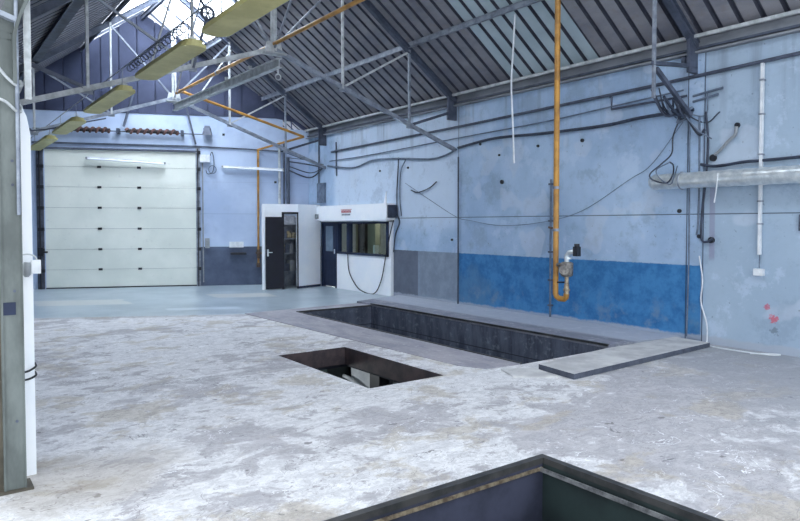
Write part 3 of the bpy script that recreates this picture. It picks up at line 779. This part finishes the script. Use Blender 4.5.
v = MB(); v.tube([(x+.01, y-.2, 1.15), (x+.01, y-.2, 1.24), (x+.01, y-.24, 1.29), (x+.01, y-.34, 1.31)], .035, 12); v.tube([(x+.01, y-.22, 1.19), (x+.01, y-.22, 1.22)], .055, 12)
v.build('elbow', 'galv', gd)
MB().box(x-.03, x+.05, y-.42, y-.34, 1.24, 1.38).tube([(x+.01, y-.38, 1.38), (x+.01, y-.38, 1.42)], .04, 10).build('black_valve', 'black', gd)
MB().box(x-.03, x+.05, y-.13, y-.05, .83, .85).build('stub', 'black', gd)
for z in (1.62, 2.25): MB().tube([(x, y, z-.02), (x, y, z+.02)], .055, 12).build('clamp', 'steel_grey', gd)
MB().beam((x, y+.0, 1.63), (x, y+.14, 1.66), .03, .03).build('bracket', 'brown', gd)

# ------------------------------------------------------------------ ducts, pipes and cables on the right wall
du = thing('spiral_duct', 'silver spiral ventilation duct along the right wall', 'duct', (8.86, 4, 2.33))
n = 90; pts = []; rr = []
for i in range(n+1):
    pts.append((8.86, 5.62-6.6*i/n, 2.33)); rr.append(.112 if i % 3 else .118)
MB().tube(pts, rr, 28).build('tube', 'galv', du)
MB().tube([(8.86, 5.70, 2.33), (8.86, 5.66, 2.33), (8.86, 5.62, 2.33)], [.07, .10, .115], 24).build('end_cap', 'galv', du)
for y in (5.2, 2.4): MB().tube([(8.86+.122*math.cos(a_), y, 2.33+.122*math.sin(a_)) for a_ in [2*PI*i/20 for i in range(20)]], .01, 6, closed=True).build('hoop', 'steel_grey', du)
XF = XW-.035
def pipe(pts, r, mat, label, name='pipe', cat='pipe', sm=True, x=XF, group=None):
    P = [(x, *p) if len(p) == 2 else p for p in pts]
    return tag(MB().tube(smooth(P) if sm else P, r, 8).build(name, mat), label, cat, group)
pipe([(-1, 3.93), (3.72, 3.87), (6, 3.8), (10.15, 3.72), (15.4, 3.66)], .026, 'steel_dark', 'dark grey pipe running the full length of the right wall just under the eave', sm=False)
pipe([(5.25, 3.57), (6.53, 3.555), (6.53, 3.75), (6.56, 3.755)], .018, 'steel_dark', 'grey pipe with a short upright joining the top pipe left of the cable tangle', sm=False)
pipe([(5.3, 3.66), (6.5, 3.60), (8.0, 3.53), (10.2, 3.49), (13.5, 3.42), (15.5, 3.42)], .013, 'cable_grey', 'thin grey cable strung along the right wall below the top pipe', 'cable', 'cable')
pipe([(5.14, 3.36), (6.0, 3.35), (6.7, 3.31), (8.0, 3.33), (9.2, 3.37), (10.25, 3.29)], .026, 'cable', 'thick dark cable bundle sagging from the cable tangle to the middle truss', 'cable', 'cable')
pipe([(10.3, 3.26), (10.7, 3.16), (11.2, 3.13), (12.4, 3.24), (13.4, 3.28), (14.2, 3.16), (15.0, 3.22), (15.6, 3.30)], .022, 'cable_grey', 'drooping grey cable bundle above the office roof', 'cable', 'cable')
pipe([(5.02, 2.56), (4.79, 2.52), (4.4, 2.55), (4.19, 2.55), (3.7, 2.56), (2.5, 2.6), (.5, 2.6)], .02, 'cable', 'dark cable lying just above the silver duct', 'cable', 'cable')
# conduits by the pilaster
pipe([(5.20, 3.3), (5.19, 2.3), (5.18, 1.4), (5.19, .6), (5.2, .067)], .012, 'cable_grey', 'thin conduit down the wall joint beside the blue paint, from tangle to floor', 'conduit')
pipe([(5.05, 3.25), (5.04, 2.2), (5.05, 1.7), (5.07, 1.55)], .014, 'cable_grey', 'short grey cable ending in a plug beside the wall joint', 'cable', 'cable')
pipe([(4.96, 3.3), (4.92, 2.9), (4.94, 2.4), (4.99, 1.9), (5.0, 1.55), (4.97, 1.46), (4.9, 1.46), (4.83, 1.50)], .016, 'cable', 'dark cable hooking up at its lower end right of the wall joint', 'cable', 'cable')
lp = thing('hanging_cable_loop', 'dark looped cable hanging from the tangle over the end of the duct', 'cable', (8.9, 5.4, 2.5))
MB().tube(smooth([(9.0, 5.3, 3.32), (8.98, 5.42, 3.0), (8.95, 5.42, 2.75), (8.9, 5.55, 2.6), (8.72, 5.62, 2.45), (8.72, 5.58, 2.36), (8.72, 5.36, 2.3), (8.72, 5.26, 2.42), (8.86, 5.34, 2.56), (8.95, 5.45, 2.62)]), .011).build('strand', 'cable', lp)
MB().tube(smooth([(8.95, 5.44, 2.62), (8.72, 5.52, 2.50), (8.72, 5.45, 2.36), (8.72, 5.30, 2.28), (8.72, 5.24, 2.38), (8.9, 5.3, 2.55)]), .009).build('strand', 'cable_grey', lp)
tg = thing('cable_tangle', 'dense tangle of dark cables at the foot of the nearest truss', 'cable', (8.9, 5.2, 3.35))
for i in range(16):
    p0 = Vector((8.85+random.uniform(-.08, .1), 5.2+random.uniform(-.1, .1), 3.3+random.uniform(-.1, .1)))
    if i < 9: q = Vector((8.45+random.uniform(-.15, .2), 5.2+random.uniform(-.05, .3), 3.56+random.uniform(-.14, .08)))
    else: q = Vector((9.0, 4.95+random.uniform(-.3, .45), 3.2+random.uniform(-.3, .45)))
    mid = (p0+q)/2+Vector((random.uniform(-.1, .1), random.uniform(-.1, .1), random.uniform(-.2, .02)))
    MB().tube(smooth([p0, mid, q]), random.choice((.009, .014, .02))).build('strand', random.choice(('cable', 'cable', 'cable_grey')), tg)
MB().tube([(8.75, 5.2, 3.36), (8.98, 5.18, 3.28)], [.05, .06], 10).build('tape_wrap', 'cable', tg)
for z, ya, yb in ((3.60, 4.72, 5.15), (3.52, 4.78, 5.15)): MB().tube([(XF, ya, z), (XF, yb, z-.05)], .018).build('stub_pipe', 'cable_grey', tg)
# white conduit and socket
wc = thing('white_conduit', 'white conduit dropping past the silver duct to a lone socket', 'pipe', (8.98, 4.19, 2.4))
MB().box(9.0, 9.045, 4.165, 4.20, 1.30, 3.83).build('trunking', 'whiteplastic', wc)
MB().tube([(9.02, 4.18, 1.3), (9.02, 4.18, 1.12)], .008).build('cable', 'cable_grey', wc)
MB().box(9.0, 9.068, 4.13, 4.25, 1.02, 1.11).tube([(8.99, 4.19, 1.06), (9.0, 4.19, 1.06)], .03, 12).build('socket', 'whiteplastic', wc)
cm = MB()
for z in (1.7, 2.0, 2.62, 3.15, 3.6): cm.box(8.985, 9.06, 4.155, 4.21, z, z+.02)
cm.build('clip', 'steel_grey', wc)
# conduit behind the yellow drop pipe
cd = thing('wall_conduit', 'thin pale conduit on the blue wall behind the tall yellow gas pipe', 'pipe', (9.03, 7.76, 1.5))
MB().tube([(XF, 7.70, 4.1), (XF, 7.70, 1.95)], .014).build('white_tube', 'whiteplastic', cd)
MB().tube([(XF, 7.77, 2.5), (XF, 7.77, .06)], .02).build('tube', 'cable_grey', cd)
cm = MB()
for z in (.25, .7, 1.2, 1.75, 2.4): cm.box(9.01, 9.065, 7.73, 7.81, z, z+.03)
cm.build('clip', 'steel_dark', cd)
pipe([(10.24, 3.1), (10.24, 2.2), (10.24, 1.2), (10.24, .05)], .016, 'steel_dark', 'slim dark conduit in the joint between blue and grey wall paint', 'conduit', sm=False)
pipe([(12.33, 3.26), (12.36, 2.9), (12.40, 2.4), (12.38, 1.95), (12.30, 1.75), (12.46, 1.45), (12.53, 1.05)], .015, 'cable', 'dark cable running down the wall at the right end of the office', 'cable', 'cable')
pipe([(12.05, 3.2), (12.25, 2.9), (12.28, 2.3), (12.22, 1.9)], .014, 'cable_grey', 'thin grey cable just right of the office corner', 'cable', 'cable')
pipe([(11.85, 2.48), (11.6, 2.42), (11.2, 2.50), (10.95, 2.62)], .014, 'cable', 'short dark loose cable curling on the pale wall right of the office', 'cable', 'cable')
pipe([(8.96, 2.5, 3.9) if False else (12.07, 2.65), (11.2, 2.25), (10.3, 1.86), (9.85, 1.78), (9.0, 1.68), (8.0, 1.74), (7.1, 1.93), (6.2, 2.4), (5.8, 2.62), (5.3, 3.2)], .006, 'cable_grey', 'long slack thin wire drooping across the blue wall', 'wire', 'wire')
# square plate + plugs
for i, (y, z, s, lab) in enumerate(((9.0, 2.52, .04, 'dark hole with a pale chipped rim in the middle of the blue wall'), (9.61, 3.3, .025, 'dark wall plug right of the middle truss foot'),
    (9.08, 3.04, .02, 'small dark wall plug above the chipped hole'), (8.1, 3.12, .025, 'dark wall plug left of the tall yellow pipe'), (7.12, 3.12, .03, 'dark wall plug right of the tall yellow pipe'),
    (10.46, 1.38, .025, 'dark wall plug low beside the blue paint, on the white panel'), (5.04, 1.53, .03, 'round dark plug on the wall joint under the duct'),
    (4.86, 1.48, .045, 'dark brown pipe stub under the duct'), (4.85, 2.64, .05, 'dark brown pipe stub just above the duct'), (4.52, 3.06, .035, 'dark pipe stub at the head of the slanting metal strip'),
    (12.0, 3.0, .025, 'dark wall plug above the right end of the office'), (13.13, 3.0, .025, 'dark wall plug above the office sign'), (5.35, 1.9, .03, 'dark plug at the panel joint under the duct end'))):
    m_ = MB().tube([(XW-.02-s*.3, y, z), (XW, y, z)], s, 10)
    tag(m_.build('wall_plug', 'black'), lab, 'wall plug', 'dark plugs left in the walls')
tag(MB().tube(smooth([(XF, 4.52, 3.04), (XF, 4.54, 2.93), (XF, 4.62, 2.86), (XF, 4.74, 2.74), (XF, 4.82, 2.68)]), .022).build('metal_strip', 'grey_box'), 'slanting grey metal strip between two pipe stubs above the duct', 'strip')
tag(MB().tube(smooth([(8.75, 4.62, 2.40), (8.74, 4.63, 2.2), (8.76, 4.67, 2.0)]), .008).build('cord', 'whiteplastic'), 'short white cord hanging over the silver duct', 'cord')
tag(MB().box(9.0, 9.07, 3.60, 3.70, 1.62, 1.83).build('metal_box', 'steel_dark'), 'small dark metal box at the right edge of the wall', 'box')
pipe([(9.03, 5.02, 1.25), (9.02, 4.96, .9), (9.02, 4.98, .6), (9.0, 4.88, .3), (8.98, 4.86, .05), (8.85, 4.8, .012), (8.8, 4.3, .012), (8.86, 3.95, .012), (8.98, 3.88, .012), (8.93, 3.98, .012), (8.75, 4.15, .012)], .010, 'whiteplastic', 'thin white cable down the wall joint and curling across the floor', 'cable', 'cable')
tag(MB().tube(smooth([(7.85, 7.53, 5.1), (7.85, 7.56, 4.6), (7.85, 7.60, 4.0), (7.85, 7.56, 3.3), (7.85, 7.53, 2.7)]), .015).build('hanging_cable', 'whiteplastic'), 'white cable hanging straight down from the purlin, left of the yellow pipe', 'cable')
tag(MB().box(8.98, 9.05, 5.25, 5.31, 4.0, 4.13).build('bracket', 'steel_dark'), 'dark bracket at the wall head above the cable tangle', 'bracket')
# grey cabinet-like panels above the office on the wall
tag(MB().box(9.0, 9.068, 15.75, 16.15, 2.3, 2.85).build('wall_panel', 'cable_grey'), 'flat grey panel on the wall behind the office roof', 'panel')
pipe([(16.09, 4.05), (16.1, 2.3)], .02, 'steel_dark', 'dark upright pipe in the corner behind the office roof', sm=False)
pipe([(15.16, 3.9), (15.14, 3.0)], .018, 'steel_dark', 'thin dark pipe dropping to the grey panel behind the office', sm=False)
cp = thing('corner_pipes', 'bundle of dark vertical pipes and cables in the far room corner', 'pipes', (8.7, 16.8, 3))
for x_, r_ in ((8.3, .04), (8.42, .025), (8.52, .05)):
    MB().tube([bk(x_, 4.05 if x_ < 8.5 else 3.6, .12), bk(x_, 2.2, .12)], r_).build('upright', 'steel_light' if x_ == 8.3 else 'steel_dark', cp)
for i in range(5):
    z = 3.2+.12*i
    z += random.uniform(-.06, .06); MB().tube(smooth([bk(8.5, z, .12), (8.92, 16.4, z-random.uniform(0, .3)), (9.02, 15.8, 3.3+random.uniform(-.08, .1))]), random.choice((.01, .014, .02))).build('cable', 'cable', cp)

# ------------------------------------------------------------------ office
OX = 8.99; OF = 8.80; HO = 2.2
of = thing('site_office', 'low white office with navy door and long window, built into the wall', 'office', (OX, 14, 0))
wd0, wd1 = 15.08, 15.84       # door bay (y)
ww0, ww1, wz0, wz1 = 12.66, 15.02, .93, 1.77
b = MB()
b.box(OX, OX+.12, 12.58, 15.06, 0, wz0); b.box(OX, OX+.12, 15.86, 15.92, 0, HO); b.box(OX, OX+.12, 12.58, 12.66, wz0, HO)
b.box(OX, OX+.12, 12.58, 15.92, wz1, oz)
b.build('front_wall', 'white', of)
MB().box(OF, XW-.01, 12.50, 15.82, 1.80, HO).build('fascia', 'white', of)
b = MB().add([(OF, 12.61, HO), (OF, 12.50, HO), (OF, 12.51, HO+.27), (OF+.02, 12.61, HO), (OF+.02, 12.50, HO), (OF+.02, 12.51, HO+.27)], [(0, 1, 2), (5, 4, 3), (0, 3, 4, 1), (1, 4, 5, 2), (2, 5, 3, 0)])
b.build('corner_fin', 'white', of)
MB().box(8.83, 9.05, 12.42, 12.495, 1.86, 2.16).build('side_unit', 'cable', of)
b = MB(); b.box(XW+2.3, XW+2.4, 12.5, 16, 0, 2.04); b.box(XW+.06, XW+2.4, 12.5, 12.6, 0, 2.04); b.box(XW+.06, XW+2.4, 15.95, 16.05, 0, 2.04); b.box(XW+.06, XW+2.4, 12.5, 16.05, 2.0, 2.04); b.box(XW+.06, XW+2.4, 12.5, 16, .0, .02)
b.build('inner_room', 'beige', of)
wn = MB(); t_ = .05
for (y0_, y1_, z0_, z1_) in ((ww0, ww1, wz0, wz0+t_), (ww0, ww1, wz1-t_, wz1), (ww0, ww0+.08, wz0, wz1), (ww1-.06, ww1, wz0, wz1), (14.42, 14.50, wz0, wz1)):
    wn.box(OX-.03, OX+.1, y0_, y1_, z0_, z1_)
wf = wn.build('window_frame', 'navy', of)
MB().box(OX+.03, OX+.04, ww0+.08, ww1-.06, wz0+t_, wz1-t_).build('pane', 'glass', wf)
MB().box(OX+.14, OX+.17, 14.55, 14.8, wz0+.02, 1.98).build('inner_post', 'navy', of)
MB().box(OX+.5, OX+.55, 14.25, 14.8, .1, 1.98).build('brown_partition', 'brown', of)
MB().box(OX+.45, OX+.6, 13.9, 14.25, .1, 1.98).build('beige_partition', 'beige', of)
MB().box(OX+.3, OX+.42, 13.70, 13.78, .93, 1.18).build('bottle', 'whiteplastic', of)
MB().box(OX+.15, OX+.5, 12.8, 14.4, .89, .93).build('desk', 'beige', of)
dd = MB(); dd.box(OX+.02, OX+.07, wd0+.04, wd1-.04, .03, wz1-.03)
for i in range(7): yy = wd0+.14+i*.08; dd.box(OX+.012, OX+.02, yy, yy+.055, .08, .75)
do = dd.build('navy_door', 'navy', of)
MB().box(OX+.0, OX+.02, wd0+.2, wd1-.2, .98, 1.66).build('door_pane', 'frost', do)
MB().box(OX-.01, OX+.02, wd0+.08, wd0+.12, .92, 1.04).build('handle', 'galv', do)
df = MB(); df.box(OX-.02, OX+.09, wd0-.02, wd0+.04, 0, wz1); df.box(OX-.02, OX+.09, wd1-.04, wd1+.02, 0, wz1); df.box(OX-.02, OX+.09, wd0, wd1, wz1-.05, wz1)
df.build('door_frame', 'navy', of)
# sign with tiny illegible lettering
sg = thing('office_sign', 'small sign with a red line above a dark line on the white fascia', 'sign', (OF-.01, 14.25, 2.03))
r_ = MB(); k_ = MB(); xx = OF-.006
ys_ = 14.50
for i in range(7):
    y_ = ys_-i*.068
    r_.box(xx, xx+.006, y_-.048, y_-.036, 2.00, 2.065); r_.box(xx, xx+.006, y_-.014, y_, 2.00, 2.065); r_.box(xx, xx+.006, y_-.048, y_, 2.055 if i % 2 else 2.025, 2.065 if i % 2 else 2.035)
r_.box(xx+.001, xx+.006, ys_-.50, ys_+.03, 2.078, 2.088)
for i in range(6):
    y_ = ys_-.02-i*.07; k_.box(xx, xx+.006, y_-.048, y_-.036, 1.93, 1.97); k_.box(xx, xx+.006, y_-.014, y_, 1.93, 1.97); k_.box(xx, xx+.006, y_-.048, y_, 1.96, 1.97)
r_.build('red_lettering', 'red', sg); k_.build('dark_lettering', 'steel_dark', sg)
hs = MB().tube(smooth([(OX-.045, 14.44, .97), (OX-.03, 14.40, .5), (OX-.03, 14.08, .16), (OX-.06, 13.7, .03), (OX-.06, 13.2, .02), (OX-.04, 12.92, .37), (OX-.05, 12.71, .98), (OX-.05, 12.55, 1.45), (OX-.04, 12.42, 1.80)]), .013)
tag(hs.build('hose', 'black'), 'black hose looping down the white office front to the floor', 'hose')

# white lobby box with two dark doors
lb = thing('white_lobby', 'white box-like lobby with an open black door, left of the office', 'lobby', (8.0, 16, 0))
pA, pB, pC = Vector((7.20, 15.82, 0)), Vector((8.12, 15.58, 0)), Vector((8.94, 15.86, 0))
def seg(mb, a, c_, z0_, z1_, t=.07):
    d = (c_-a).normalized(); nrm = Vector((-d.y, d.x, 0))
    p = [a, c_, c_+nrm*t, a+nrm*t]; return mb.prism([(q.x, q.y) for q in p], z0_, z1_)
dA = pA+(pB-pA)*.60; dB = pA+(pB-pA)*.97; HD = 1.98
b = MB(); seg(b, pA, pA+(pB-pA)*.10, 0, HO); seg(b, pA, pB, HD, HO); seg(b, dB, pB, 0, HD); seg(b, pB, pC, .06, HO)
seg(b, pA+(pB-pA)*.10, dA, 0, HD)
bp = Vector((7.93, back(7.93)-.02, 0)); seg(b, bp, pA, 0, HO)
b.build('wall', 'white', lb)
b = MB(); seg(b, pB+Vector((0, -.01, 0)), pC+Vector((0, -.01, 0)), 0, .06, .05); b.build('skirting', 'navy', lb)
b = MB(); b.prism([(7.20, 15.82), (8.12, 15.58), (8.94, 15.86), (9.0, 16.6), (7.93, 17.15)], HO, HO+.04); b.build('roof_board', 'white', lb)
b = MB(); e = (pB-pA).normalized()
f0 = dA-Vector((-e.y, e.x, 0))*.02
seg(b, f0-e*.06, f0, 0, HD+.04, .1); seg(b, dB-Vector((-e.y, e.x, 0))*.02, dB-Vector((-e.y, e.x, 0))*.02+e*.03, 0, HD+.04, .1); seg(b, f0-e*.06, dB-Vector((-e.y, e.x, 0))*.02+e*.03, HD, HD+.05, .1)
b.build('door_frame', 'navy_dark', lb)
lf = MB(); h0 = f0-e*.02-Vector((-e.y, e.x, 0))*.05; h1 = pA+(pB-pA)*.03+Vector((.0, -.16, 0))
seg(lf, h1, h0, .02, 1.90, .04); lo = lf.build('open_door', 'navy_dark', lb)
hm = h1+(h0-h1)*.09; MB().box(hm.x-.02, hm.x+.02, hm.y-.03, hm.y, .88, 1.06).tube([(hm.x, hm.y-.04, .98), (hm.x+.1, hm.y-.07, .98)], .012).build('door_handle', 'galv', lo)
# clutter seen in the doorway
jk = thing('lobby_shelving', 'dim shelving with mixed clutter inside the lobby doorway', 'shelving', (8.0, 16.3, 0))
b = MB()
for z in (.4, .9, 1.3, 1.7): b.box(7.6, 8.5, 16.2, 16.5, z, z+.03)
b.box(7.6, 7.63, 16.2, 16.5, 0, 1.9); b.box(8.47, 8.5, 16.2, 16.5, 0, 1.9); b.box(7.6, 8.5, 16.5, 16.52, 0, 1.95)
b.build('shelf', 'steel_grey', jk)
for z in (.43, .93, 1.33):
    x_ = 7.66
    while x_ < 8.3:
        w_ = random.uniform(.08, .16)
        tag(MB().box(x_, x_+w_, 16.22, 16.42, z, z+random.uniform(.12, .3)).build('stored_box', random.choice(('junk', 'grey_box', 'steel_dark'))), 'dim small box on the shelving inside the lobby doorway, %s shelf' % {.43: 'lowest', .93: 'middle', 1.33: 'upper'}[z], 'box', 'boxes on the lobby %s shelf' % {.43: 'lowest', .93: 'middle', 1.33: 'upper'}[z]); x_ += w_+.02
tag(MB().box(8.72, 8.80, 15.70, 15.76, 1.86, 1.98).build('wall_light', 'grey_box'), 'tiny grey unit at the lobby corner beside the fascia', 'wall unit')

# ------------------------------------------------------------------ light
W = bpy.data.worlds.new('World'); S.world = W; W.use_nodes = True
bg = W.node_tree.nodes['Background']; bg.inputs[0].default_value = (.87, .935, 1, 1); bg.inputs[1].default_value = 2.5
def area(name, loc, rot, sx, sy, e, col=(1, 1, 1)):
    l = bpy.data.lights.new(name, 'AREA'); l.shape = 'RECTANGLE'; l.size = sx; l.size_y = sy; l.energy = e; l.color = col
    o = bpy.data.objects.new(name, l); COL.objects.link(o); o.location = loc; o.rotation_euler = rot; return o
l = bpy.data.lights.new('office_fill', 'POINT'); l.energy = 13; l.shadow_soft_size = .15; l.color = (1, .97, .88)  # unseen fill light added to brighten the office interior
o = bpy.data.objects.new('office_fill', l); COL.objects.link(o); o.location = (9.9, 13.6, 1.9)
l = bpy.data.lights.new('lobby_point', 'POINT'); l.energy = 4; l.shadow_soft_size = .1  # point light inside the lobby, no fitting modelled
o = bpy.data.objects.new('lobby_point', l); COL.objects.link(o); o.location = (8.2, 16.0, 2.1)
l = bpy.data.lights.new('basement_fill', 'POINT'); l.energy = 30; l.shadow_soft_size = .1; l.color = (.9, .97, 1)  # unseen fill light added so the basement contents show
o = bpy.data.objects.new('basement_fill', l); COL.objects.link(o); o.location = (4.0, 8.9, -.6)
# overcast daylight falling through the two rooflights
area('rooflight_far', (XC, 14.6, RH+.35), (0, 0, 0), 2.4, 5.2, 980, (.88, .94, 1))
area('rooflight_near', (XC, 2.8, RH+.35), (0, 0, 0), 2.4, 7.0, 230, (.95, .97, 1))

# ------------------------------------------------------------------ camera
cd_ = bpy.data.cameras.new('camera'); cam = bpy.data.objects.new('camera', cd_); COL.objects.link(cam)
cam.location = (0, 0, 1.7); pitch = math.atan(.0327)
cam.rotation_euler = (PI/2-pitch, 0, -math.radians(36.35))
cd_.sensor_width = 36; cd_.lens = 36*655/800; cd_.shift_y = -14.5/800; cd_.clip_end = 200; cd_.clip_start = .02
S.camera = cam
S.view_settings.view_transform = 'Standard'; S.view_settings.look = 'None'; S.view_settings.gamma = 1
S.view_settings.use_curve_mapping = False; S.view_settings.exposure = .12
